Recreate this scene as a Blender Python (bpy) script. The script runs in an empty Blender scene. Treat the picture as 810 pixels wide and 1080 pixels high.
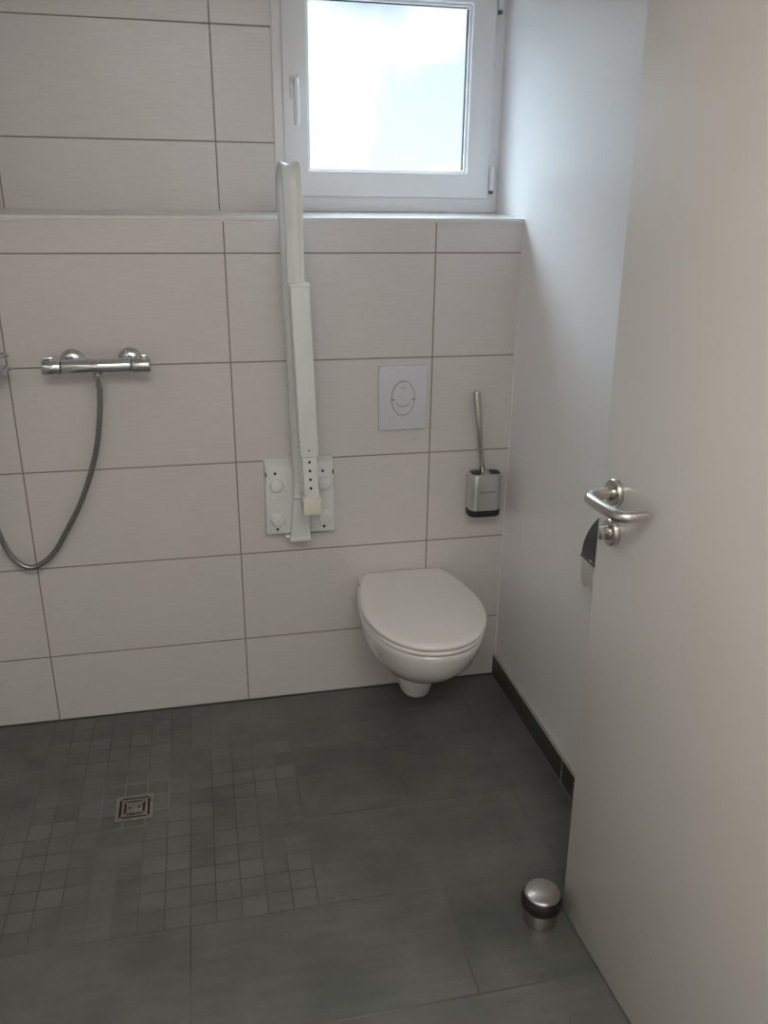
import bpy, bmesh, math, random
from math import pi, sin, cos, radians
from mathutils import Vector, Matrix
random.seed(4)
S = bpy.context.scene
COL = S.collection

# ------------------------------------------------------------------ camera
yaw, pitch, roll = 0.2178, -0.3620, 0.0121
fwd = Vector((sin(yaw)*cos(pitch), cos(yaw)*cos(pitch), sin(pitch)))
rt0 = Vector((cos(yaw), -sin(yaw), 0)); up0 = rt0.cross(fwd)
rt = cos(roll)*rt0 + sin(roll)*up0; up = -sin(roll)*rt0 + cos(roll)*up0
cd = bpy.data.cameras.new('camera'); cam = bpy.data.objects.new('camera', cd); COL.objects.link(cam)
M = Matrix((rt, up, -fwd)).transposed().to_4x4(); M.translation = Vector((-0.0786, -2.4175, 1.5802))
cam.matrix_world = M
cd.sensor_fit = 'VERTICAL'; cd.sensor_height = 24; cd.lens = 874.586/1080*24; cd.clip_start = 0.02
S.camera = cam

# ------------------------------------------------------------------ exposure, world, lights
S.view_settings.view_transform = 'Standard'; S.view_settings.look = 'None'
S.view_settings.gamma = 1; S.view_settings.use_curve_mapping = False
S.view_settings.exposure = 0.42
S.cycles.use_denoising = True
S.cycles.max_bounces = 12; S.cycles.diffuse_bounces = 8; S.cycles.transparent_max_bounces = 12
S.cycles.sample_clamp_indirect = 4; S.cycles.caustics_reflective = False; S.cycles.caustics_refractive = False

w = bpy.data.worlds.new('overcast_sky'); S.world = w; w.use_nodes = True
nt = w.node_tree; nt.nodes.clear()
def N(nt, t, **k):
    n = nt.nodes.new(t)
    for a, b in k.items(): setattr(n, a, b)
    return n
tc = N(nt, 'ShaderNodeTexCoord'); sep = N(nt, 'ShaderNodeSeparateXYZ')
nt.links.new(tc.outputs['Generated'], sep.inputs[0])
rampz = N(nt, 'ShaderNodeValToRGB'); nt.links.new(sep.outputs['Z'], rampz.inputs[0])
cr = rampz.color_ramp; cr.elements[0].position = 0.0; cr.elements[0].color = (.037, .038, .039, 1)
cr.elements[1].position = 1; cr.elements[1].color = (1, 1, 1, 1)
e = cr.elements.new(.02); e.color = (.038, .039, .040, 1)
e = cr.elements.new(.22); e.color = (.040, .041, .042, 1)
e = cr.elements.new(.42); e.color = (.84, .92, 1, 1)
noi = N(nt, 'ShaderNodeTexNoise'); noi.inputs['Scale'].default_value = 8.5; noi.inputs['Detail'].default_value = 3
nt.links.new(tc.outputs['Generated'], noi.inputs['Vector'])
rn = N(nt, 'ShaderNodeValToRGB'); nt.links.new(noi.outputs['Fac'], rn.inputs[0])
rn.color_ramp.elements[0].position = .44; rn.color_ramp.elements[0].color = (.42, .56, .64, 1)
rn.color_ramp.elements[1].position = .62; rn.color_ramp.elements[1].color = (1, 1, 1, 1)
mx = N(nt, 'ShaderNodeMix', data_type='RGBA', blend_type='MULTIPLY'); mx.inputs[0].default_value = 1
nt.links.new(rampz.outputs[0], mx.inputs[6]); nt.links.new(rn.outputs[0], mx.inputs[7])
bg = N(nt, 'ShaderNodeBackground'); bg.inputs[1].default_value = 21.0
nt.links.new(mx.outputs[2], bg.inputs[0])
wo = N(nt, 'ShaderNodeOutputWorld'); nt.links.new(bg.outputs[0], wo.inputs[0])

def area(name, loc, rot, sx, sy, power, col, portal=False):
    l = bpy.data.lights.new(name, 'AREA'); l.shape = 'RECTANGLE'; l.size = sx; l.size_y = sy; l.energy = power; l.color = col
    o = bpy.data.objects.new(name, l); COL.objects.link(o); o.location = loc; o.rotation_euler = rot
    if portal: l.cycles.is_portal = True
    return o
area('window_portal', (.507, .40, 1.87), (radians(-90), 0, 0), .5, .5, 1, (1, 1, 1), True)
# added fill light overhead behind the camera; its glowing panel is built further down
area('added_fill_light', (-.02, -2.55, 2.405), (0, 0, 0), 1.15, .55, 13.5, (1, .935, .87))

# ------------------------------------------------------------------ materials
def mat(name, col, rough=.5, metal=0., bump=None, var=None, coat=0., spec=.5, emis=None):
    m = bpy.data.materials.new(name); m.use_nodes = True; t = m.node_tree
    b = t.nodes['Principled BSDF']
    b.inputs['Base Color'].default_value = (*col, 1); b.inputs['Roughness'].default_value = rough
    b.inputs['Metallic'].default_value = metal; b.inputs['Coat Weight'].default_value = coat
    b.inputs['Specular IOR Level'].default_value = spec
    tc = N(t, 'ShaderNodeTexCoord')
    if var:
        sc, amt = var
        n = N(t, 'ShaderNodeTexNoise'); n.inputs['Scale'].default_value = sc; n.inputs['Detail'].default_value = 5
        t.links.new(tc.outputs['Object'], n.inputs['Vector'])
        r = N(t, 'ShaderNodeMapRange'); r.inputs[1].default_value = .3; r.inputs[2].default_value = .7
        r.inputs[3].default_value = 1-amt; r.inputs[4].default_value = 1+amt
        t.links.new(n.outputs['Fac'], r.inputs[0])
        v = N(t, 'ShaderNodeMix', data_type='RGBA', blend_type='MULTIPLY'); v.inputs[0].default_value = 1
        v.inputs[6].default_value = (*col, 1); t.links.new(r.outputs[0], v.inputs[7]); t.links.new(v.outputs[2], b.inputs['Base Color'])
    if bump:
        sc, st, dist = bump
        n = N(t, 'ShaderNodeTexNoise'); n.inputs['Scale'].default_value = sc; n.inputs['Detail'].default_value = 3
        t.links.new(tc.outputs['Object'], n.inputs['Vector'])
        bp = N(t, 'ShaderNodeBump'); bp.inputs['Strength'].default_value = st; bp.inputs['Distance'].default_value = dist
        t.links.new(n.outputs['Fac'], bp.inputs['Height']); t.links.new(bp.outputs[0], b.inputs['Normal'])
    if emis:
        b.inputs['Emission Color'].default_value = (*emis[0], 1); b.inputs['Emission Strength'].default_value = emis[1]
    return m

def mth(t, op, a, b=None, c=None):
    n = N(t, 'ShaderNodeMath', operation=op)
    for i, x in enumerate((a, b, c)):
        if x is None: continue
        if isinstance(x, (int, float)): n.inputs[i].default_value = x
        else: t.links.new(x, n.inputs[i])
    return n.outputs[0]
def line(t, coord, off, pitch, width):
    """1 on a joint of the given width every `pitch` metres (coord from object space)"""
    f = mth(t, 'ADD', mth(t, 'MULTIPLY', mth(t, 'SUBTRACT', coord, off), 1/pitch), .5)
    d = mth(t, 'ABSOLUTE', mth(t, 'SUBTRACT', mth(t, 'FRACT', mth(t, 'ADD', f, 100)), .5))
    return mth(t, 'LESS_THAN', d, width/2/pitch)

def wall_tile(name, z0, axis='X', off=0.0, zp=.3, xp=.6):
    m = bpy.data.materials.new(name); m.use_nodes = True; t = m.node_tree; b = t.nodes['Principled BSDF']
    tc = N(t, 'ShaderNodeTexCoord'); sp = N(t, 'ShaderNodeSeparateXYZ'); t.links.new(tc.outputs['Object'], sp.inputs[0])
    lx = line(t, sp.outputs[axis], off, xp, .0042)
    lz = line(t, sp.outputs['Z'], z0, zp, .0042)
    g = mth(t, 'MAXIMUM', lx, lz)
    # fine horizontal streaks of the glaze
    mp = N(t, 'ShaderNodeMapping'); mp.inputs['Scale'].default_value = (12, 12, 260); t.links.new(tc.outputs['Object'], mp.inputs[0])
    n = N(t, 'ShaderNodeTexNoise'); n.inputs['Scale'].default_value = 1; n.inputs['Detail'].default_value = 2
    t.links.new(mp.outputs[0], n.inputs['Vector'])
    n2 = N(t, 'ShaderNodeTexNoise'); n2.inputs['Scale'].default_value = 3.5; n2.inputs['Detail'].default_value = 3
    t.links.new(tc.outputs['Object'], n2.inputs['Vector'])
    r = N(t, 'ShaderNodeMapRange'); r.inputs[1].default_value = .3; r.inputs[2].default_value = .7; r.inputs[3].default_value = 0; r.inputs[4].default_value = 1
    t.links.new(mth(t, 'ADD', mth(t, 'MULTIPLY', n.outputs['Fac'], .75), mth(t, 'MULTIPLY', n2.outputs['Fac'], .25)), r.inputs[0])
    c1 = N(t, 'ShaderNodeMix', data_type='RGBA'); c1.inputs[6].default_value = (.595, .570, .558, 1); c1.inputs[7].default_value = (.655, .632, .620, 1)
    t.links.new(r.outputs[0], c1.inputs[0])
    c2 = N(t, 'ShaderNodeMix', data_type='RGBA'); c2.inputs[7].default_value = (.25, .215, .19, 1)
    t.links.new(g, c2.inputs[0]); t.links.new(c1.outputs[2], c2.inputs[6]); t.links.new(c2.outputs[2], b.inputs['Base Color'])
    rg = mth(t, 'ADD', mth(t, 'MULTIPLY', g, .5), .27); t.links.new(rg, b.inputs['Roughness'])
    bp = N(t, 'ShaderNodeBump'); bp.inputs['Strength'].default_value = .35; bp.inputs['Distance'].default_value = .0015
    t.links.new(mth(t, 'SUBTRACT', mth(t, 'MULTIPLY', n.outputs['Fac'], .12), g), bp.inputs['Height']); t.links.new(bp.outputs[0], b.inputs['Normal'])
    return m

def floor_mat():
    m = bpy.data.materials.new('slate_floor_tiles'); m.use_nodes = True; t = m.node_tree; b = t.nodes['Principled BSDF']
    tc = N(t, 'ShaderNodeTexCoord'); sp = N(t, 'ShaderNodeSeparateXYZ'); t.links.new(tc.outputs['Object'], sp.inputs[0])
    X, Y = sp.outputs['X'], sp.outputs['Y']
    XM, YM = .11, -.905
    inm = mth(t, 'MULTIPLY', mth(t, 'LESS_THAN', X, XM+.001), mth(t, 'GREATER_THAN', Y, YM-.001))
    mos = mth(t, 'MAXIMUM', line(t, X, XM, .06, .0030), line(t, Y, YM, .06, .0030))
    row = mth(t, 'FLOOR', mth(t, 'MULTIPLY', mth(t, 'ADD', Y, -.004), -1/.303))
    xo = mth(t, 'ADD', X, mth(t, 'MULTIPLY', mth(t, 'MODULO', mth(t, 'ADD', row, 40), 2), .3))
    big = mth(t, 'MAXIMUM', line(t, xo, XM, .6, .0035), line(t, Y, .004, .303, .0035))
    edge = mth(t, 'MULTIPLY', mth(t, 'LESS_THAN', mth(t, 'ABSOLUTE', mth(t, 'SUBTRACT', X, XM)), .0017), mth(t, 'GREATER_THAN', Y, YM))
    g = mth(t, 'MAXIMUM', edge, mth(t, 'ADD', mth(t, 'MULTIPLY', inm, mos), mth(t, 'MULTIPLY', mth(t, 'SUBTRACT', 1, inm), big)))
    # per tile tone
    def cell(px, py, ox, oy, sx):
        cx = mth(t, 'FLOOR', mth(t, 'MULTIPLY', mth(t, 'SUBTRACT', sx, ox), 1/px)); cy = mth(t, 'FLOOR', mth(t, 'MULTIPLY', mth(t, 'SUBTRACT', Y, oy), 1/py))
        cb = N(t, 'ShaderNodeCombineXYZ'); t.links.new(cx, cb.inputs[0]); t.links.new(cy, cb.inputs[1])
        wn = N(t, 'ShaderNodeTexWhiteNoise', noise_dimensions='2D'); t.links.new(cb.outputs[0], wn.inputs['Vector']); return wn.outputs['Value']
    tone = mth(t, 'ADD', mth(t, 'MULTIPLY', mth(t, 'MULTIPLY', inm, cell(.06, .06, XM, YM, X)), .18), mth(t, 'MULTIPLY', mth(t, 'MULTIPLY', mth(t, 'SUBTRACT', 1, inm), cell(.6, .303, XM, .004, xo)), .10))
    n1 = N(t, 'ShaderNodeTexNoise'); n1.inputs['Scale'].default_value = 4.5; n1.inputs['Detail'].default_value = 6; n1.inputs['Roughness'].default_value = .6
    t.links.new(tc.outputs['Object'], n1.inputs['Vector'])
    mp = N(t, 'ShaderNodeMapping'); mp.inputs['Scale'].default_value = (6, 40, 1); t.links.new(tc.outputs['Object'], mp.inputs[0])
    n2 = N(t, 'ShaderNodeTexNoise'); n2.inputs['Scale'].default_value = 1; n2.inputs['Detail'].default_value = 4; t.links.new(mp.outputs[0], n2.inputs['Vector'])
    f = mth(t, 'ADD', tone, mth(t, 'ADD', mth(t, 'MULTIPLY', n1.outputs['Fac'], .75), mth(t, 'MULTIPLY', n2.outputs['Fac'], .25)))
    cr = N(t, 'ShaderNodeValToRGB'); t.links.new(f, cr.inputs[0])
    cr.color_ramp.elements[0].position = .36; cr.color_ramp.elements[0].color = (.072, .079, .070, 1)
    cr.color_ramp.elements[1].position = .80; cr.color_ramp.elements[1].color = (.160, .162, .146, 1)
    # joint colour: dark, with limescale patches that are pale, most of all round the drain
    vd = N(t, 'ShaderNodeVectorMath', operation='DISTANCE'); vd.inputs[1].default_value = (-.33, -.44, 0); t.links.new(tc.outputs['Object'], vd.inputs[0])
    lime = mth(t, 'SUBTRACT', 1, mth(t, 'MULTIPLY', vd.outputs['Value'], 7))
    n3 = N(t, 'ShaderNodeTexNoise'); n3.inputs['Scale'].default_value = 3.1; t.links.new(tc.outputs['Object'], n3.inputs['Vector'])
    lf = N(t, 'ShaderNodeMapRange'); lf.inputs[1].default_value = .35; lf.inputs[2].default_value = .95
    t.links.new(mth(t, 'ADD', mth(t, 'MAXIMUM', lime, 0), n3.outputs['Fac']), lf.inputs[0])
    gc = N(t, 'ShaderNodeMix', data_type='RGBA'); gc.inputs[6].default_value = (.052, .052, .046, 1); gc.inputs[7].default_value = (.22, .215, .175, 1)
    t.links.new(lf.outputs[0], gc.inputs[0])
    fc = N(t, 'ShaderNodeMix', data_type='RGBA'); t.links.new(g, fc.inputs[0]); t.links.new(cr.outputs[0], fc.inputs[6]); t.links.new(gc.outputs[2], fc.inputs[7])
    t.links.new(fc.outputs[2], b.inputs['Base Color'])
    t.links.new(mth(t, 'ADD', mth(t, 'MULTIPLY', n1.outputs['Fac'], .22), .34), b.inputs['Roughness'])
    bp = N(t, 'ShaderNodeBump'); bp.inputs['Strength'].default_value = .3; bp.inputs['Distance'].default_value = .0015
    t.links.new(mth(t, 'SUBTRACT', mth(t, 'MULTIPLY', n2.outputs['Fac'], .3), g), bp.inputs['Height']); t.links.new(bp.outputs[0], b.inputs['Normal'])
    return m

def glass_mat():
    m = bpy.data.materials.new('satin_window_glass'); m.use_nodes = True; t = m.node_tree; t.nodes.clear()
    tr = N(t, 'ShaderNodeBsdfTransparent'); tl = N(t, 'ShaderNodeBsdfTranslucent'); gl = N(t, 'ShaderNodeBsdfGlossy')
    tr.inputs[0].default_value = (.97, .99, 1, 1); tl.inputs[0].default_value = (.97, .99, 1, 1); gl.inputs['Roughness'].default_value = .15
    a = N(t, 'ShaderNodeMixShader'); a.inputs[0].default_value = .07
    t.links.new(tr.outputs[0], a.inputs[1]); t.links.new(tl.outputs[0], a.inputs[2])
    c = N(t, 'ShaderNodeMixShader'); c.inputs[0].default_value = .05
    t.links.new(a.outputs[0], c.inputs[1]); t.links.new(gl.outputs[0], c.inputs[2])
    o = N(t, 'ShaderNodeOutputMaterial'); t.links.new(c.outputs[0], o.inputs[0])
    return m

A = .2333                                   # height of the first horizontal joint
M_tile = wall_tile('wall_tile_lower', A)
M_tile_up = wall_tile('wall_tile_upper', 1.728)
M_tile_side = wall_tile('wall_tile_side', A, 'Y', 0.0)
M_floor = floor_mat()
M_paint = mat('white_wall_paint', (.82, .825, .835), .27, bump=(230, .35, .0012), spec=.5)
M_ceiling = mat('ceiling_paint', (.8, .79, .77), .8, bump=(120, .1, .001))
M_sill = mat('sill_tile', (.72, .70, .67), .22, var=(9, .04))
M_edge = mat('white_tile_edging', (.70, .70, .69), .35, var=(20, .03))
M_skirt = mat('slate_skirting', (.05, .053, .046), .38, var=(8, .25))
M_joint = mat('skirting_joint', (.36, .35, .30), .7, var=(30, .1))
M_upvc = mat('white_window_plastic', (.78, .80, .83), .30, var=(6, .02))
M_gasket = mat('grey_gasket', (.14, .15, .16), .6, var=(20, .05))
M_glass = glass_mat()
M_door = mat('door_laminate', (.66, .645, .61), .34, var=(5, .02), bump=(40, .04, .001))
M_dooredge = mat('door_edge_band', (.72, .70, .66), .4, var=(5, .02))
M_steel = mat('brushed_steel', (.60, .57, .53), .24, 1., var=(60, .06))
M_chrome = mat('chrome', (.62, .64, .64), .08, 1., var=(30, .03))
M_hose = mat('metal_hose', (.30, .31, .30), .30, .9, var=(200, .1))
M_cer = mat('white_ceramic', (.72, .70, .68), .10, var=(4, .02), coat=.3)
M_seat = mat('white_seat_plastic', (.76, .745, .72), .22, var=(4, .02))
M_rail = mat('white_powder_coat', (.69, .715, .70), .34, var=(9, .03))
M_rubberw = mat('cream_rubber', (.68, .655, .56), .55, var=(20, .06))
M_dark = mat('dark_recess', (.012, .012, .012), .7, var=(20, .1))
M_plate = mat('flush_plate_plastic', (.60, .62, .66), .30, var=(10, .02))
M_groove = mat('flush_groove', (.12, .125, .13), .6, var=(10, .05))
M_mark = mat('grey_print', (.10, .10, .10), .6, var=(10, .05))
M_black = mat('black_rubber', (.012, .012, .012), .45, var=(20, .2))
M_brush = mat('satin_aluminium', (.60, .62, .61), .30, .85, var=(14, .05))
M_smoke = mat('smoke_steel_cover', (.075, .078, .075), .33, .5, var=(220, .5))
M_paper = mat('toilet_paper', (.84, .83, .79), .9, bump=(140, .5, .002), var=(30, .04))
M_card = mat('cardboard', (.30, .22, .14), .9, var=(30, .1))
M_drain = mat('drain_steel', (.30, .29, .25), .5, .7, var=(40, .25))
M_frame = mat('grey_door_frame', (.5, .5, .48), .4, var=(6, .03))
M_fill_panel = mat('fill_panel_glow', (.9, .88, .84), .4, emis=((1, .94, .86), 3.0))  # glowing face of the added fill panel

# ------------------------------------------------------------------ mesh helpers
def link(name, bm, m, parent=None, smooth=True, mats=None, angle=35):
    me = bpy.data.meshes.new(name)
    bmesh.ops.recalc_face_normals(bm, faces=bm.faces)
    bm.to_mesh(me); bm.free()
    for x in (mats or [m]): me.materials.append(x)
    if smooth:
        me.shade_smooth()
        try: me.set_sharp_from_angle(angle=radians(angle))
        except Exception: pass
    o = bpy.data.objects.new(name, me); COL.objects.link(o)
    if parent: o.parent = parent
    return o
def bev(bm, edges, w, seg=2):
    if w > 0: bmesh.ops.bevel(bm, geom=list(edges), offset=w, segments=seg, profile=.5, affect='EDGES', clamp_overlap=True)
def add(bm, other):
    me = bpy.data.meshes.new('tmp'); other.to_mesh(me); other.free(); bm.from_mesh(me); bpy.data.meshes.remove(me)
def box(x0, x1, y0, y1, z0, z1, b=0, seg=2):
    bm = bmesh.new(); bmesh.ops.create_cube(bm, size=1)
    for v in bm.verts: v.co = Vector((x0+(v.co.x+.5)*(x1-x0), y0+(v.co.y+.5)*(y1-y0), z0+(v.co.z+.5)*(z1-z0)))
    bev(bm, bm.edges, b, seg); return bm
def boxes(*l):
    bm = bmesh.new()
    for a in l: add(bm, box(*a))
    return bm
def loft(rings, cap0=True, cap1=True, closed=True):
    bm = bmesh.new(); R = [[bm.verts.new(p) for p in r] for r in rings]; n = len(rings[0])
    for a, b in zip(R, R[1:]):
        for i in range(n if closed else n-1):
            j = (i+1) % n; bm.faces.new((a[i], a[j], b[j], b[i]))
    if cap0: bm.faces.new(R[0][::-1])
    if cap1: bm.faces.new(R[-1])
    return bm
def lathe(prof, base=(0, 0, 0), axis='Z', n=32):
    """prof: list of (radius, height) along the axis from base"""
    base = Vector(base); rings = []
    d = {'X': Vector((1, 0, 0)), 'Y': Vector((0, 1, 0)), 'Z': Vector((0, 0, 1))}[axis] if isinstance(axis, str) else Vector(axis).normalized()
    u = d.orthogonal().normalized(); v = d.cross(u)
    for r, h in prof:
        rings.append([base + d*h + u*max(r, 1e-5)*cos(2*pi*i/n) + v*max(r, 1e-5)*sin(2*pi*i/n) for i in range(n)])
    return loft(rings)
def cyl(p0, p1, r0, r1=None, n=24, b=0):
    p0, p1 = Vector(p0), Vector(p1); L = (p1-p0).length; r1 = r0 if r1 is None else r1
    b = min(b, L*.4)
    if b: pr = [(r0-b, 0), (r0-b*.3, b*.3), (r0, b), (r1, L-b), (r1-b*.3, L-b*.3), (r1-b, L)]
    else: pr = [(r0, 0), (r1, L)]
    return lathe(pr, p0, p1-p0, n)
def spline(pts, k=8):
    P = [Vector(p) for p in pts]; P = [2*P[0]-P[1]] + P + [2*P[-1]-P[-2]]; out = []
    for i in range(1, len(P)-2):
        a, b, c, d = P[i-1:i+3]
        for j in range(k):
            t = j/k; out.append(.5*((2*b)+(c-a)*t+(2*a-5*b+4*c-d)*t*t+(3*b-a-3*c+d)*t**3))
    out.append(P[-2]); return out
def tube(pts, r, n=16, closed=False, sub=8, caps=True):
    P = spline(pts, sub) if sub else [Vector(p) for p in pts]
    rings = []; T = [(P[min(i+1, len(P)-1)]-P[max(i-1, 0)]).normalized() for i in range(len(P))]
    u = T[0].orthogonal().normalized()
    for p, t, i in zip(P, T, range(len(P))):
        u = (u - t*u.dot(t)).normalized(); v = t.cross(u)
        rr = r(i/(len(P)-1)) if callable(r) else r
        rings.append([p + (u*cos(2*pi*k/n)+v*sin(2*pi*k/n))*rr for k in range(n)])
    return loft(rings, caps, caps)
def prism(poly, axis, a, b, bv=0, seg=2):
    """poly of (p,q) extruded along axis from a to b"""
    def P(p, q, h): return {'X': (h, p, q), 'Y': (p, h, q), 'Z': (p, q, h)}[axis]
    bm = loft([[Vector(P(p, q, a)) for p, q in poly], [Vector(P(p, q, b)) for p, q in poly]])
    bmesh.ops.recalc_face_normals(bm, faces=bm.faces)
    if bv:
        es = [e for e in bm.edges if abs(e.verts[0].co['XYZ'.index(axis)]-e.verts[1].co['XYZ'.index(axis)]) < 1e-7]
        bev(bm, es, bv, seg)
    return bm
def rrect(cx, cy, w, h, r, n=6):
    out = []
    for (sx, sy, a0) in ((1, 1, 0), (-1, 1, 90), (-1, -1, 180), (1, -1, 270)):
        for k in range(n+1):
            a = radians(a0+90*k/n); out.append((cx+sx*(w/2-r)+r*cos(a), cy+sy*(h/2-r)+r*sin(a)))
    return out
def tag(o, label, cat=None, group=None, kind=None):
    if label: o['label'] = label
    if cat: o['category'] = cat
    if group: o['group'] = group
    if kind: o['kind'] = kind
    return o
def empty(name, loc=(0, 0, 0)):
    o = bpy.data.objects.new(name, None); COL.objects.link(o); o.location = loc; o.empty_display_size = .05; return o
class Thing:
    """an Empty at the base; parts are modelled in room coordinates and shifted into its space"""
    def __init__(s, name, base, label, cat, kind=None):
        s.e = empty(name, base); s.b = Vector(base); tag(s.e, label, cat, kind=kind)
    def part(s, name, bm, m, parent=None, label=None, **k):
        bmesh.ops.translate(bm, verts=bm.verts, vec=-s.b)
        o = link(name, bm, m, parent or s.e, **k)
        if label: o['label'] = label
        return o
def struct(name, bm, m, label, cat, **k):
    o = link(name, bm, m, None, smooth=False, **k); return tag(o, label, cat, kind='structure')

# ------------------------------------------------------------------ room shell
XR, XL, YB, YE, ZC = .8645, -.86, .259, -3.3, 2.45
L0, L1 = 1.5275, 1.541                       # front and back height of the tiled sill
XN = -.607                                   # left cheek of the window niche
struct('floor', box(XL-.15, 1.05, YE-.15, .5, -.12, 0), M_floor, 'dark slate grey tiled floor with a shower patch of small mosaic tiles', 'floor')
struct('ceiling', box(XL-.15, 1.05, YE-.15, .5, ZC, ZC+.12), M_ceiling, 'plain white ceiling above the tiled bathroom', 'ceiling')
struct('wall_back', box(XL-.15, XR+.002, 0, YB+.2, -.1, L0-.012), M_tile, 'lower tiled wall of large pale landscape tiles behind the toilet', 'wall')
WX0, WZ1 = .169, 2.21                        # window opening
bm = boxes((XN, WX0, YB, YB+.2, L0-.01, ZC+.01), (WX0, XR+.002, YB, YB+.2, WZ1, ZC+.01))
struct('wall_back_upper', bm, M_tile_up, 'pale tiled wall set back above the sill, left of the window', 'wall')
struct('wall_back_left', box(XL-.15, XN, 0, YB+.2, L0-.012, ZC+.01), M_tile, 'tiled cheek of wall at the left end of the sill', 'wall')
struct('wall_left', box(XL-.15, XL, YE-.15, 0, -.1, ZC+.01), M_tile_side, 'tiled wall on the left of the shower', 'wall')
struct('wall_right', box(XR, XR+.15, -1.96, YB+.2, -.1, ZC+.01), M_paint, 'white painted wall right of the toilet, bright beside the window', 'wall')
struct('wall_entrance', box(.745, XR+.15, YE-.15, -1.96, -.1, ZC+.01), M_paint, 'white painted wall beyond the door hinges', 'wall')
struct('wall_rear', box(XL-.15, 1.0, YE-.15, YE, -.1, ZC+.01), M_paint, 'white painted wall facing the window', 'wall')
# tiled sill, falling slightly to the front, with a white edging profile
bm = loft([[Vector((x, -.002, L0-.012)), Vector((x, YB+.02, L0-.012)), Vector((x, YB+.02, L1)), Vector((x, -.002, L0))] for x in (XN, XR)])
struct('trim_1', bm, M_sill, 'shiny white tiled window sill running along the whole wall', 'sill')
struct('trim_2', box(XL, XR, -.0055, .002, L0-.0085, L0+.001, .002), M_edge, 'thin white edging strip along the front of the sill', 'edging')
struct('trim_3', box(XN-.002, XN+.002, -.003, .003, L0, ZC, .0008), M_edge, 'thin white edging strip on the corner of the niche', 'edging')
# sealant lines
struct('trim_4', box(XL, XR, -.004, .004, 0, .004), M_skirt, 'dark sealant line where the tiled wall meets the floor', 'sealant')
struct('trim_5', box(XR-.004, XR, -.004, .004, .078, L0-.006), M_edge, 'white sealant line in the corner beside the toilet brush', 'sealant')
# skirting on the painted wall
SK = Thing('baseboard_right', (XR, -.98, 0), 'dark slate tile baseboard along the right painted wall', 'baseboard', 'structure')
for i, (a, b_) in enumerate(((-.0015, -.600), (-.604, -1.20), (-1.204, -1.955))):
    SK.part('skirting_tile', box(XR-.009, XR+.002, b_, a, .004, .078, .0012), M_skirt)
SK.part('joint', boxes((XR-.008, XR, -1.955, -.0015, 0, .0045), (XR-.0085, XR, -1.955, -.0015, .078, .0815), (XR-.0085, XR, -.6042, -.5998, .004, .079)), M_joint, label='pale joint line around the skirting tiles')

# ------------------------------------------------------------------ window
W = Thing('window_1', (.51, .26, L1), 'white framed window with satin glass above the toilet', 'window', 'structure')
def frame_bm(x0, x1, z0, z1, w, y0, y1, b=.003, wr=None, wb=None):
    wr = w if wr is None else wr; wb = w if wb is None else wb
    bm = bmesh.new()
    o = [(x0, z0), (x1, z0), (x1, z1), (x0, z1)]; i = [(x0+w, z0+wb), (x1-wr, z0+wb), (x1-wr, z1-w), (x0+w, z1-w)]
    V = {}
    for k, (p, q) in enumerate(o+i):
        V[k, 0] = bm.verts.new((p, y0, q)); V[k, 1] = bm.verts.new((p, y1, q))
    for k in range(4):
        j = (k+1) % 4
        bm.faces.new((V[k, 0], V[j, 0], V[4+j, 0], V[4+k, 0])); bm.faces.new((V[k, 1], V[4+k, 1], V[4+j, 1], V[j, 1]))
        bm.faces.new((V[k, 0], V[k, 1], V[j, 1], V[j, 0])); bm.faces.new((V[4+k, 0], V[4+j, 0], V[4+j, 1], V[4+k, 1]))
    bmesh.ops.recalc_face_normals(bm, faces=bm.faces)
    bev(bm, [e for e in bm.edges if not (abs(e.verts[0].co.x-e.verts[1].co.x) > .001 and abs(e.verts[0].co.z-e.verts[1].co.z) > .001)], b)
    return bm
W.part('window_frame', frame_bm(.169, XR, L1-.001, WZ1, .05, .250, .32), M_upvc)
sash = W.part('sash', frame_bm(.196, .829, 1.582, 2.183, .072, .232, .30, .004), M_upvc)
W.part('glazing_bead', frame_bm(.262, .762, 1.648, 2.115, .012, .245, .275, .003), M_upvc, sash)
W.part('gasket', frame_bm(.270, .754, 1.656, 2.107, .004, .256, .276, 0), M_gasket, sash)
W.part('glass_pane', box(.272, .752, .274, .277, 1.658, 2.105), M_glass, sash, smooth=False)
hd = W.part('window_handle', boxes((.216, .242, .221, .233, 1.845, 1.905, .003)), M_upvc, sash)
W.part('handle_grip', tube([(.229, .224, 1.885), (.229, .200, 1.888), (.229, .188, 1.878), (.229, .186, 1.85), (.229, .187, 1.80), (.229, .188, 1.772)], lambda t: .0085 if t < .9 else .0085-.02*(t-.9), 12), M_upvc, hd)
for z in (1.607, 2.10):
    h = W.part('hinge', cyl((.842, .240, z-.002), (.842, .240, z+.068), .0095, b=.002), M_upvc, sash)
    W.part('hinge_pin', boxes((.836, .846, .233, .250, z-.012, z-.002, .002)), M_gasket, h, label='dark metal hinge pin')

# ------------------------------------------------------------------ folding grab rail
G = Thing('grab_rail', (.186, 0, .59), 'white folding grab rail with support leg, folded upright against the tiled wall', 'grab rail')
def cx(z): return .2035 - .0345*(z-.75)       # the folded arm leans slightly to the left
def cf(z): return .1765 - (z-1.4)*.012 if z > 1.3 else cx(z)-.004
def crr(z): return .1690 - .0255*(z-1.53)
def plate(x0, x1):
    z0, z1 = .606, .840
    bm = prism([(x0+.003, z0), (x1-.003, z0), (x1, z0+.004), (x1, z1), (x0, z1), (x0, z0+.004)], 'Y', -.034, 0)
    for v in bm.verts:
        if v.co.y < -.02 and v.co.z > z1-.001: v.co.z -= .016; v.co.x += .004 if v.co.x < (x0+x1)/2 else -.004
    bev(bm, bm.edges, .004, 3)
    return bm
PL = G.part('wall_plate', plate(.080, .170), M_rail); PR = G.part('wall_plate', plate(.202, .292), M_rail)
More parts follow.
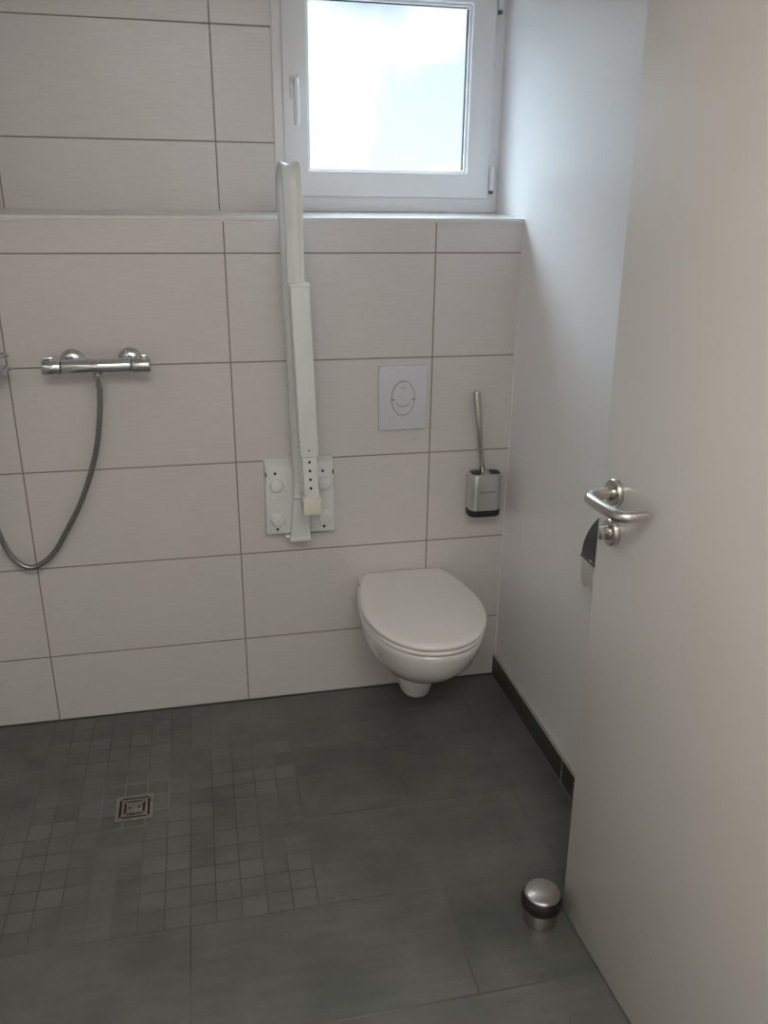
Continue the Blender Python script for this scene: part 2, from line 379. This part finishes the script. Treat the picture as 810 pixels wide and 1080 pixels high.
for par, x, zz in ((PL, .116, (.764, .655)), (PR, .2605, (.764, .653))):
    for z in zz:
        G.part('screw_cap', lathe([(.0215, 0), (.0215, .008), (.0205, .0105), (.0185, .0115), (.0175, .0140), (.010, .0155), (0, .016)], (x, -.033, z), (0, -1, 0), 32), M_rail, par)
for par, pts in ((PL, ((.112, .802), (.114, .622))), (PR, ((.2565, .803), (.2585, .622)))):
    for x, z in pts: G.part('screw_hole', cyl((x, -.0338, z), (x, -.0352, z), .0042), M_dark, par, label='dark screw hole')
for par, x in ((PL, .0845), (PR, .2875)):
    G.part('slot', box(x-.0018, x+.0018, -.0352, -.030, .792, .806, .0008), M_dark, par, label='dark slot')
# hinge bracket between the plates
bm = prism([(.168, .775), (.205, .775), (.209, .70), (.211, .598), (.151, .598), (.158, .67)], 'Y', -.068, 0, .003)
HB = G.part('hinge_bracket', bm, M_rail)
G.part('bracket_lip', box(.150, .212, -.070, 0, .590, .604, .003), M_rail, HB)
G.part('bolt', cyl((.138, -.040, .598), (.152, -.040, .598), .006, b=.001), M_rail, HB)
G.part('hinge_pin', cyl((.164, -.066, .735), (.222, -.066, .735), .009, b=.002), M_rail, HB)
# the looped arm: a wide hollowed strip that goes up, over and down in front
path = []
R = .047; yb, yf = -.052, -.146; zt = 1.610
for k in range(14): path.append((yb, .695 + (zt-.695)*k/13))
for k in range(1, 16):
    a = pi*k/16; path.append(((yb+yf)/2 + R*cos(a), zt + R*1.02*sin(a)))
for k in range(14): path.append((yf, zt - (zt-.80)*k/13))
rings = []
for i, (y, z) in enumerate(path):
    p0 = path[max(i-1, 0)]; p1 = path[min(i+1, len(path)-1)]; ty, tz = p1[0]-p0[0], p1[1]-p0[1]; l = math.hypot(ty, tz); ty /= l; tz /= l
    oy, oz = tz, -ty                      # outward normal of the loop (towards the wall behind, to the room in front)
    if i > 20: pass
    # outward = away from the loop centre
    c = ((yb+yf)/2, min(z, zt)); s = 1 if (y-c[0])*oy + (z-c[1])*oz > 0 else -1; oy *= s; oz *= s
    hw = .0255 if z > 1.5 else .0235
    prof = []
    for k in range(13):
        u = -1 + 2*k/12; prof.append((u*hw*.80, .004 + .0055*abs(u)**2))     # hollow outer face
    prof = [(-hw, .007), ] + prof + [(hw, .007), (hw, -.004), (hw*.8, -.009)] + [(u*hw, -.010) for u in (.4, 0, -.4)] + [(-hw*.8, -.009), (-hw, -.004)]
    prof[0] = (-hw, .003); prof[1] = (-hw*.93, .0088); prof[13] = (hw*.93, .0088); prof[14] = (hw, .003)
    k_ = min(1, max(0, (yb-y)/(yb-yf))); xc = crr(z)*(1-k_) + cf(z)*k_
    rings.append([Vector((xc+px, y+oy*h, z+oz*h)) for px, h in prof])
G.part('arm', loft(rings), M_rail, label='looped arm of wide hollowed strip', angle=50)
# cross pins holding the leg
G.part('cross_pin', cyl((cx(1.152)-.036, -.135, 1.152), (cx(1.152)+.036, -.135, 1.152), .0045, b=.001), M_rail)
# support leg
def leg_box(z0, z1, hw, y0, y1, b):
    bm = bmesh.new(); bmesh.ops.create_cube(bm, size=1)
    for v in bm.verts:
        z = z0 if v.co.z < 0 else z1; v.co = Vector((cx(z)+(hw if v.co.x > 0 else -hw), y0 if v.co.y < 0 else y1, z))
    bev(bm, bm.edges, b, 3); return bm
LG = G.part('support_leg', leg_box(.893, 1.366, .0262, -.190, -.150, .005), M_rail)
G.part('leg_cap', leg_box(1.360, 1.369, .0275, -.192, -.148, .002), M_rail, LG)
IL = G.part('inner_leg', leg_box(.76, .90, .0215, -.186, -.154, .003), M_rail, LG)
for z in (.880, .854, .828, .802): G.part('hole', cyl((cx(z)-.001, -.1855, z), (cx(z)-.001, -.1868, z), .0040), M_dark, IL, label='dark adjusting hole')
G.part('rivet', cyl((cx(1.342)-.001, -.1895, 1.342), (cx(1.342)-.001, -.1912, 1.342), .003, b=.0005), M_rail, LG)
G.part('rivet', cyl((cx(.915), -.1895, .915), (cx(.915), -.1912, .915), .0028, b=.0005), M_groove, LG, label='small grey rivet')
for z in (.928, .945, .915):
    G.part('rivet', cyl((cx(z)-.0315, -.170, z), (cx(z)+.0315, -.170, z), .0035, b=.001), M_rail, LG)
G.part('leg_foot', leg_box(.722, .772, .0268, -.197, -.143, .004), M_rubberw, LG, label='cream rubber foot')

# ------------------------------------------------------------------ shower mixer and hose
MX = Thing('shower_mixer', (-.36, 0, 1.15), 'chrome bar shower mixer on the tiled wall left of the grab rail', 'shower mixer')
Y0, Z0 = -.078, 1.148
body = MX.part('body', cyl((-.447, Y0, Z0), (-.268, Y0, Z0), .0195, b=.002, n=40), M_chrome)
def knob(x0, x1):
    bm = cyl((x0, Y0, Z0), (x1, Y0, Z0), .0208, b=.003, n=40); return bm
k1 = MX.part('knob', knob(-.496, -.4485), M_chrome); k2 = MX.part('knob', knob(-.2665, -.218), M_chrome)
MX.part('knob_button', box(-.492, -.466, Y0-.008, Y0+.008, Z0+.020, Z0+.028, .003), M_chrome, k1)
MX.part('knob_button', box(-.244, -.226, Y0-.007, Y0+.007, Z0+.020, Z0+.028, .003), M_chrome, k2)
for x in (-.429, -.275):
    MX.part('wall_rosette', lathe([(.034, 0), (.034, .004), (.031, .010), (.022, .015), (.016, .017)], (x, .0, 1.150), (0, -1, 0), 40), M_chrome)
    MX.part('union', tube([(x, -.010, 1.150), (x, -.030, 1.150), (x, -.060, Z0)], .0155, 20), M_chrome)
MX.part('outlet', lathe([(.012, 0), (.012, .012), (.0105, .014), (.0105, .02)], (-.357, Y0, Z0-.020), (0, 0, -1), 24), M_chrome)
# hose
H = Thing('shower_hose', (-.357, Y0, .56), 'grey metal shower hose hanging in a loop below the mixer', 'hose')
pts = [(-.3562, -.078, 1.097), (-.3603, -.076, 1.0451), (-.3699, -.072, 0.9821), (-.3837, -.067, 0.9178), (-.4055, -.062, 0.8489), (-.4307, -.058, 0.7865), (-.4598, -.055, 0.7275), (-.4953, -.052, 0.668), (-.5332, -.05, 0.6082), (-.5676, -.05, 0.5759), (-.6032, -.05, 0.5617), (-.6349, -.05, 0.5761), (-.6595, -.05, 0.6146), (-.6752, -.05, 0.667), (-.700, -.055, .80), (-.712, -.07, .95), (-.72, -.10, 1.2), (-.72, -.12, 1.5), (-.72, -.135, 1.72)]
H.part('hose', tube(pts, .0077, 12, sub=10), M_hose)
H.part('hose_nut', lathe([(.0115, 0), (.0135, .002), (.0135, .016), (.011, .02), (.0105, .034), (.009, .036)], (-.3575, Y0, 1.129), (0, 0, -1), 12), M_chrome, label='chrome hose nut')
# riser rail with dish and hand shower (only the dish tips reach into the picture)
RR = Thing('shower_riser', (-.72, 0, .98), 'chrome shower riser rail with soap dish left of the mixer', 'shower rail')
RR.part('rail', cyl((-.72, -.055, .98), (-.72, -.055, 1.86), .0105, b=.002), M_chrome)
for z in (1.0, 1.84): RR.part('wall_bracket', boxes((-.733, -.707, -.058, 0, z-.014, z+.014, .005)), M_chrome)
def dish(z, rx, th):
    return prism([(-.655+rx*cos(2*pi*k/40), -.098+.055*sin(2*pi*k/40)) for k in range(40)], 'Z', z, z+th, .001)
RR.part('soap_dish', dish(1.148, .088, .006), M_chrome)
RR.part('dish_rim', tube([(-.655+.082*cos(2*pi*k/24), -.098+.05*sin(2*pi*k/24), 1.186) for k in range(25)], .0035, 8, sub=0), M_chrome)
RR.part('dish_holder', boxes((-.74, -.70, -.075, -.035, 1.14, 1.195, .004)), M_chrome)
HS = Thing('hand_shower', (-.72, -.10, 1.72), 'chrome hand shower hanging on the riser rail', 'hand shower')
HS.part('handle', tube([(-.72, -.137, 1.715), (-.72, -.145, 1.80), (-.72, -.165, 1.90)], .012, 16), M_chrome)
HS.part('spray_head', lathe([(.012, 0), (.04, .012), (.045, .022), (.044, .028), (0, .029)], (-.72, -.16, 1.91), (0, -.75, -.66), 32), M_chrome)
HS.part('holder', boxes((-.737, -.703, -.150, -.045, 1.735, 1.765, .006)), M_chrome)

# ------------------------------------------------------------------ flush plate
FP = Thing('flush_plate', (.509, 0, .915), 'square edged white dual flush plate on the wall above the toilet', 'flush plate')
FP.part('cover', prism(rrect(.509, 1.0125, .150, .198, .004, 3), 'Y', -.011, 0, .0025, 3), M_plate)
CX, CZ, RX, RZ = .509, 1.012, .0355, .0525
def oval(rx, rz, n=64): return [(CX+rx*cos(2*pi*k/n), CZ+rz*sin(2*pi*k/n)) for k in range(n)]
FP.part('button_groove', prism(oval(RX+.0012, RZ+.0012), 'Y', -.0118, -.010), M_groove, smooth=False)
def xz_on(a, rx=RX, rz=RZ): return (CX+rx*cos(a), CZ+rz*sin(a))
a0 = radians(-3); smile = []
n = 20
for k in range(n+1):
    u = -1+2*k/n; x = CX+u*.026; smile.append((x, CZ-.003-.021*math.sqrt(max(0, 1-u*u))))
up_ = [xz_on(radians(-2)+ (pi+radians(4))*k/40) for k in range(41)]           # right to left over the top
rx_ = (CX-.0345, CZ-.003)
upper = up_ + smile
lowp = [xz_on(pi+radians(6) + (pi-radians(12))*k/40) for k in range(41)]      # left to right under
sm2 = [(x, z-.0016) for x, z in smile][::-1]
lower = lowp + sm2
sh = lambda P, f: [(CX+(x-CX)*f, CZ+(z-CZ)*f) for x, z in P]
b1 = FP.part('large_button', prism(sh(upper, .985), 'Y', -.0128, -.0105, .0005, 1), M_plate, smooth=False)
FP.part('small_button', prism(sh(lower, .985), 'Y', -.0128, -.0105, .0005, 1), M_plate, smooth=False)
def text(s, size, mtx, m, name, thing, parent, depth=.0002):
    c = bpy.data.curves.new(name, 'FONT'); c.body = s; c.size = size; c.align_x = 'CENTER'; c.align_y = 'CENTER'; c.extrude = depth
    o = bpy.data.objects.new('tmp_text', c); COL.objects.link(o)
    dg = bpy.context.evaluated_depsgraph_get(); me = bpy.data.meshes.new_from_object(o.evaluated_get(dg)); bpy.data.objects.remove(o)
    bm = bmesh.new(); bm.from_mesh(me); bm.transform(mtx); bpy.data.meshes.remove(me)
    return thing.part(name, bm, m, parent, smooth=False)
text('GROHE', .0042, Matrix.Translation((.509, -.0130, 1.044)) @ Matrix.Rotation(pi/2, 4, 'X'), M_mark, 'lettering', FP, b1)

# ------------------------------------------------------------------ toilet
T = Thing('toilet', (.513, 0, .07), 'white wall-hung toilet with closed lid', 'toilet')
TX = .5200
def dring(z, wb, wm, yf, ym=-.24, yb=0, n=48, ex=2.15):
    """D-shaped outline: back at yb (half width wb), widest wm at ym, round front at yf"""
    pts = []
    for k in range(n+1):                      # right side widest -> front -> left widest
        a = pi*k/n; c, s = cos(a), sin(a)
        x = (wm+.003)*math.copysign(abs(c)**(2/ex), c); y = ym - (ym-yf)*abs(s)**(2/ex)
        pts.append(Vector((TX+x, y, z)))
    m = 10
    side = []
    for k in range(1, m+1):
        t = k/m; side.append((wm+.003+(wb-wm-.003)*(t**1.7), ym+(yb-ym)*t))
    left = [Vector((TX-x, y, z)) for x, y in side]; right = [Vector((TX+x, y, z)) for x, y in side][::-1]
    return pts + left + right
# bowl
rings = [dring(z, wb, wm, yf, ym) for z, wb, wm, yf, ym in (
    (.212, .060, .055, -.300, -.15), (.217, .080, .080, -.335, -.16), (.232, .098, .106, -.372, -.17), (.255, .112, .131, -.410, -.19), (.285, .123, .151, -.447, -.20),
    (.315, .132, .165, -.475, -.21), (.350, .140, .173, -.495, -.22), (.378, .146, .177, -.504, -.23), (.392, .149, .179, -.507, -.23), (.398, .147, .1775, -.505, -.23), (.400, .143, .173, -.500, -.23))]
BW = T.part('bowl', loft(rings), M_cer, angle=60)
# raised deck at the back that carries the hinges
T.part('seat_deck', prism([(TX-.149, -.002), (TX+.149, -.002), (TX+.150, -.045), (TX+.14, -.075), (TX-.14, -.075), (TX-.150, -.045)], 'Z', .385, .424, .004), M_cer, BW)
# trap below
def ell(z, rx, ry, cy, n=36, dx=0): return [Vector((TX+dx+rx*cos(2*pi*k/n), cy+ry*sin(2*pi*k/n), z)) for k in range(n)]
T.part('trap', loft([ell(z, a, b_, c, dx=.008) for z, a, b_, c in ((.086, .034, .045, -.172), (.089, .044, .056, -.172), (.098, .050, .063, -.172), (.124, .055, .072, -.170), (.15, .061, .086, -.166), (.23, .068, .10, -.16))]), M_cer, BW)
T.part('trap_horn', prism(rrect(TX, .135, .09, .11, .03), 'Y', -.15, 0, .004), M_cer, BW)
def ringset(levels): return loft([dring(z, wb, wm, yf, ym, yb) for z, wb, wm, yf, ym, yb in levels])
T.part('seat_ring', ringset([(.4040, .120, .172, -.506, -.25, -.035), (.4052, .128, .1765, -.5105, -.25, -.034), (.412, .131, .178, -.5125, -.25, -.033), (.4165, .129, .1765, -.510, -.25, -.034), (.4175, .124, .170, -.503, -.25, -.036)]), M_seat, angle=60)
LD = T.part('lid', ringset([(.4212, .118, .166, -.499, -.25, -.010), (.4224, .129, .1785, -.5125, -.25, -.006), (.4275, .1315, .181, -.5155, -.25, -.004), (.4345, .130, .1795, -.5135, -.25, -.005), (.4378, .125, .174, -.507, -.25, -.009), (.4395, .112, .158, -.490, -.25, -.02), (.4405, .08, .12, -.45, -.25, -.05), (.441, .04, .06, -.36, -.25, -.12)]), M_seat, angle=60)

# ------------------------------------------------------------------ toilet brush
B = Thing('toilet_brush', (.772, 0, .64), 'wall-mounted steel toilet brush holder with black base, right of the flush plate', 'toilet brush')
def can(w, h, cy, z0, z1, b, name, m, par=None, lab=None, r=.026):
    return B.part(name, prism(rrect(.772, cy, w, h, r, 8), 'Z', z0, z1, b, 2), m, par, label=lab)
HD = can(.103, .068, -.043, .653, .771, .0015, 'holder', M_brush)
can(.106, .070, -.043, .631, .654, .005, 'holder_base', M_black, HD, 'black rubber base')
for x, w_ in ((.743, .032), (.803, .034)):
    B.part('opening', prism(rrect(x, -.043, w_, .044, .014, 6), 'Z', .7705, .7720), M_black, HD, label='dark opening')
B.part('top_collar', prism(rrect(.772, -.043, .024, .046, .010, 6), 'Z', .769, .776, .001), M_brush, HD)
B.part('brush_handle', cyl((.7640, -.047, .765), (.7300, -.047, 1.035), .0072, .0118, 24, .0045), M_steel, label='slim steel handle widening to the top')
B.part('wall_fixing', box(.745, .799, -.012, 0, .68, .75, .003), M_brush, HD)
text('BALLAMER', .0100, Matrix.Translation((.774, -.0775, .715)) @ Matrix.Rotation(pi/2, 4, 'X'), M_mark, 'lettering', B, HD)

# ------------------------------------------------------------------ toilet paper holder
P = Thing('paper_holder', (XR, -.78, .77), 'dark curved toilet paper holder on the right wall, half hidden by the door', 'paper holder')
def arc_cover(y0, y1):
    prof = []
    cx_, cz_, r_ = XR-.004, .790, .086
    for k in range(17):
        a = radians(88 + 92*k/16); prof.append((cx_+r_*cos(a)*.93, cz_+r_*sin(a)*1.22))
    prof = prof + [(prof[-1][0]+.001, .782)]
    inner = [(x+.0025, z-.0015) for x, z in prof][::-1]
    return prism(prof+inner, 'Y', y0, y1)
P.part('cover', arc_cover(-.878, -.735), M_smoke)
P.part('cover_rim', tube([(XR-.084, -.878, .785), (XR-.084, -.735, .785)], .003, 8, sub=0), M_smoke)
P.part('back_plate', box(XR-.006, XR, -.878, -.735, .80, .90, .002), M_steel)
P.part('spindle', tube([(XR-.004, -.735, .83), (XR-.04, -.735, .83), (XR-.044, -.748, .83), (XR-.044, -.870, .83)], .003, 8, sub=0), M_steel)
RL = Thing('toilet_roll', (XR-.044, -.785, .78), 'white toilet roll with a loose sheet hanging under the dark holder', 'toilet roll')
def roll():
    n = 36; r = []
    for rad, y in ((.018, -.758), (.032, -.758), (.032, -.858), (.018, -.858), (.018, -.758)):
        r.append([Vector((XR-.042+rad*cos(2*pi*k/n), y, .828+rad*sin(2*pi*k/n))) for k in range(n)])
    return loft(r, False, False)
RL.part('roll', roll(), M_paper)
bm = bmesh.new(); G_ = []
for i in range(15):
    row = []
    for j in range(14):
        t = i/14; y = -.738 - .118*j/13; z = .792 - t*(.085 + (.003*sin(j*1.7)+.003*sin(j*3.1)))
        x = XR-.082 - .005*sin(t*3)+.0022*sin(j*.9+t*5) + .010*t*t
        row.append(bm.verts.new((x, y, z)))
    G_.append(row)
for i in range(14):
    for j in range(13): bm.faces.new((G_[i][j], G_[i][j+1], G_[i+1][j+1], G_[i+1][j]))
bmesh.ops.solidify(bm, geom=bm.faces[:], thickness=.0006)
RL.part('loose_sheet', bm, M_paper, label='creased loose end of the paper')

# ------------------------------------------------------------------ floor drain
DR = Thing('floor_drain', (-.34, -.468, 0), 'small square steel floor drain in the mosaic shower floor', 'floor drain')
dx, dy, hs = -.341, -.469, .050
DR.part('drain_frame', (lambda: (lambda bm: (bmesh.ops.transform(bm, matrix=Matrix.Translation((dx, dy, 0)), verts=bm.verts), bm)[1])(boxes((-hs, hs, -hs, -hs+.009, 0, .003, .001), (-hs, hs, hs-.009, hs, 0, .003, .001), (-hs, -hs+.009, -hs+.0088, hs-.0088, 0, .003, .001), (hs-.009, hs, -hs+.0088, hs-.0088, 0, .003, .001))))(), M_drain)
DR.part('drain_well', box(dx-hs+.008, dx+hs-.008, dy-hs+.008, dy+hs-.008, 0, .0008), M_dark, smooth=False, label='dark well')
def sqring(h, w_):
    return boxes((dx-h, dx+h, dy-h, dy-h+w_, .0007, .0028, .0006), (dx-h, dx+h, dy+h-w_, dy+h, .0007, .0028, .0006), (dx-h, dx-h+w_, dy-h+w_*.98, dy+h-w_*.98, .0007, .0028, .0006), (dx+h-w_, dx+h, dy-h+w_*.98, dy+h-w_*.98, .0007, .0028, .0006))
gbm = sqring(.0345, .0065)
add(gbm, box(dx-.0215, dx+.0215, dy-.0215, dy+.0215, .0007, .0028, .0006))
for sx, sy in ((1, 1), (-1, 1), (1, -1), (-1, -1)):      # corner webs joining the rings
    web = box(.018, .043, -.0022, .0022, .0007, .0026); bmesh.ops.transform(web, matrix=Matrix.Translation((dx, dy, 0)) @ Matrix.Rotation(math.atan2(sy, sx), 4, 'Z') @ Matrix.Scale(1.38, 4, (1, 0, 0)), verts=web.verts); add(gbm, web)
GR = DR.part('grate', gbm, M_drain)
for sx in (-1, 1): DR.part('grate_hole', cyl((dx+sx*.012, dy, .0027), (dx+sx*.012, dy, .0031), .0034), M_dark, GR, label='dark finger hole')

# ------------------------------------------------------------------ door stop
DS = Thing('door_stop', (.610, -1.050, 0), 'round steel door stop with black rubber ring standing on the floor at the door', 'door stop')
c = (.610, -1.050)
DS.part('body', lathe([(.036, 0), (.0385, .002), (.0385, .048), (.037, .052), (.037, .072), (.0405, .076)], (*c, 0), 'Z', 48), M_steel)
DS.part('rubber_ring', lathe([(.036, .046), (.0435, .0465), (.0465, .051), (.0475, .060), (.0465, .069), (.0435, .0735), (.036, .074)], (*c, 0), 'Z', 48), M_black, label='black rubber ring')
DS.part('cap', lathe([(.0405, .074), (.0415, .076), (.0412, .083), (.038, .087), (.024, .0905), (.010, .0915), (0, .092)], (*c, 0), 'Z', 48), M_steel)

# ------------------------------------------------------------------ door (leaf, handle, key rosette); hinge near the camera
DA = radians(3.2); DT = radians(.95)          # opened almost parallel to the wall; hangs slightly out of plumb
D = empty('door_1', (.673, -1.036, .006)); tag(D, 'wide cream white door standing open at the right', 'door', kind='structure')
# local frame: +u along the leaf towards the hinge (-Y), +w away from the room (+X)
D.matrix_world = Matrix.Translation((.673, -1.036, .006)) @ Matrix.Rotation(-DT, 4, 'Y') @ Matrix.Rotation(-pi/2+DA, 4, 'Z')
# in this frame: local x -> -Y (towards the hinge), local y -> +X (away from the room)
def dpart(name, bm, m, par=None, label=None, **k):
    o = link(name, bm, m, par or D, **k)
    if label: o['label'] = label
    return o
LEAF = dpart('door_leaf', box(0, .93, 0, .040, 0, 2.02, .0012), M_door)
dpart('edge_band', box(-.0015, .0005, .001, .039, .001, 2.019, .0005), M_dooredge, LEAF)
hz = 1.067
def rose(x, z, r=.0265, d=.011): return lathe([(r, 0), (r, d-.003), (r-.0015, d-.0008), (r-.004, d), (.0, d)], (x, 0, z), (0, -1, 0), 40)
RS = dpart('handle_rosette', rose(.052, hz), M_steel)
dpart('rosette_collar', lathe([(.014, 0), (.014, .006), (.0115, .008)], (.052, -.010, hz), (0, -1, 0), 24), M_steel, RS)
dpart('door_handle', tube([(.052, -.012, hz), (.052, -.034, hz), (.0535, -.046, hz), (.0575, -.055, hz), (.0655, -.062, hz), (.078, -.065, hz), (.11, -.0655, hz), (.145, -.063, hz), (.160, -.060, hz), (.170, -.051, hz), (.173, -.038, hz), (.173, -.020, hz), (.173, -.014, hz)], .0108, 20, sub=6), M_steel)
kz = hz-.078
KR = dpart('lock_rosette', rose(.055, kz, .0265, .012), M_steel)
dpart('thumb_turn', boxes((.049, .061, -.030, -.012, kz-.013, kz+.013, .004)), M_steel, KR)
dpart('turn_base', cyl((.055, -.011, kz), (.055, -.016, kz), .014, b=.001), M_steel, KR)
for z in (.22, 1.0, 1.80): dpart('hinge', cyl((.936, -.006, z-.045), (.936, -.006, z+.045), .009, b=.002), M_steel)

# ------------------------------------------------------------------ added fill light panel (unseen, behind and above the picture)
lt = Thing('added_fill_panel', (-.02, -2.55, ZC), 'flat rectangular glowing panel added overhead to brighten the room', 'lamp')
lt.part('fill_panel_base', box(-.62, .58, -2.85, -2.25, ZC-.03, ZC, .004), M_upvc)
lt.part('fill_panel_face', box(-.605, .565, -2.835, -2.265, ZC-.038, ZC-.028, .003), M_fill_panel)
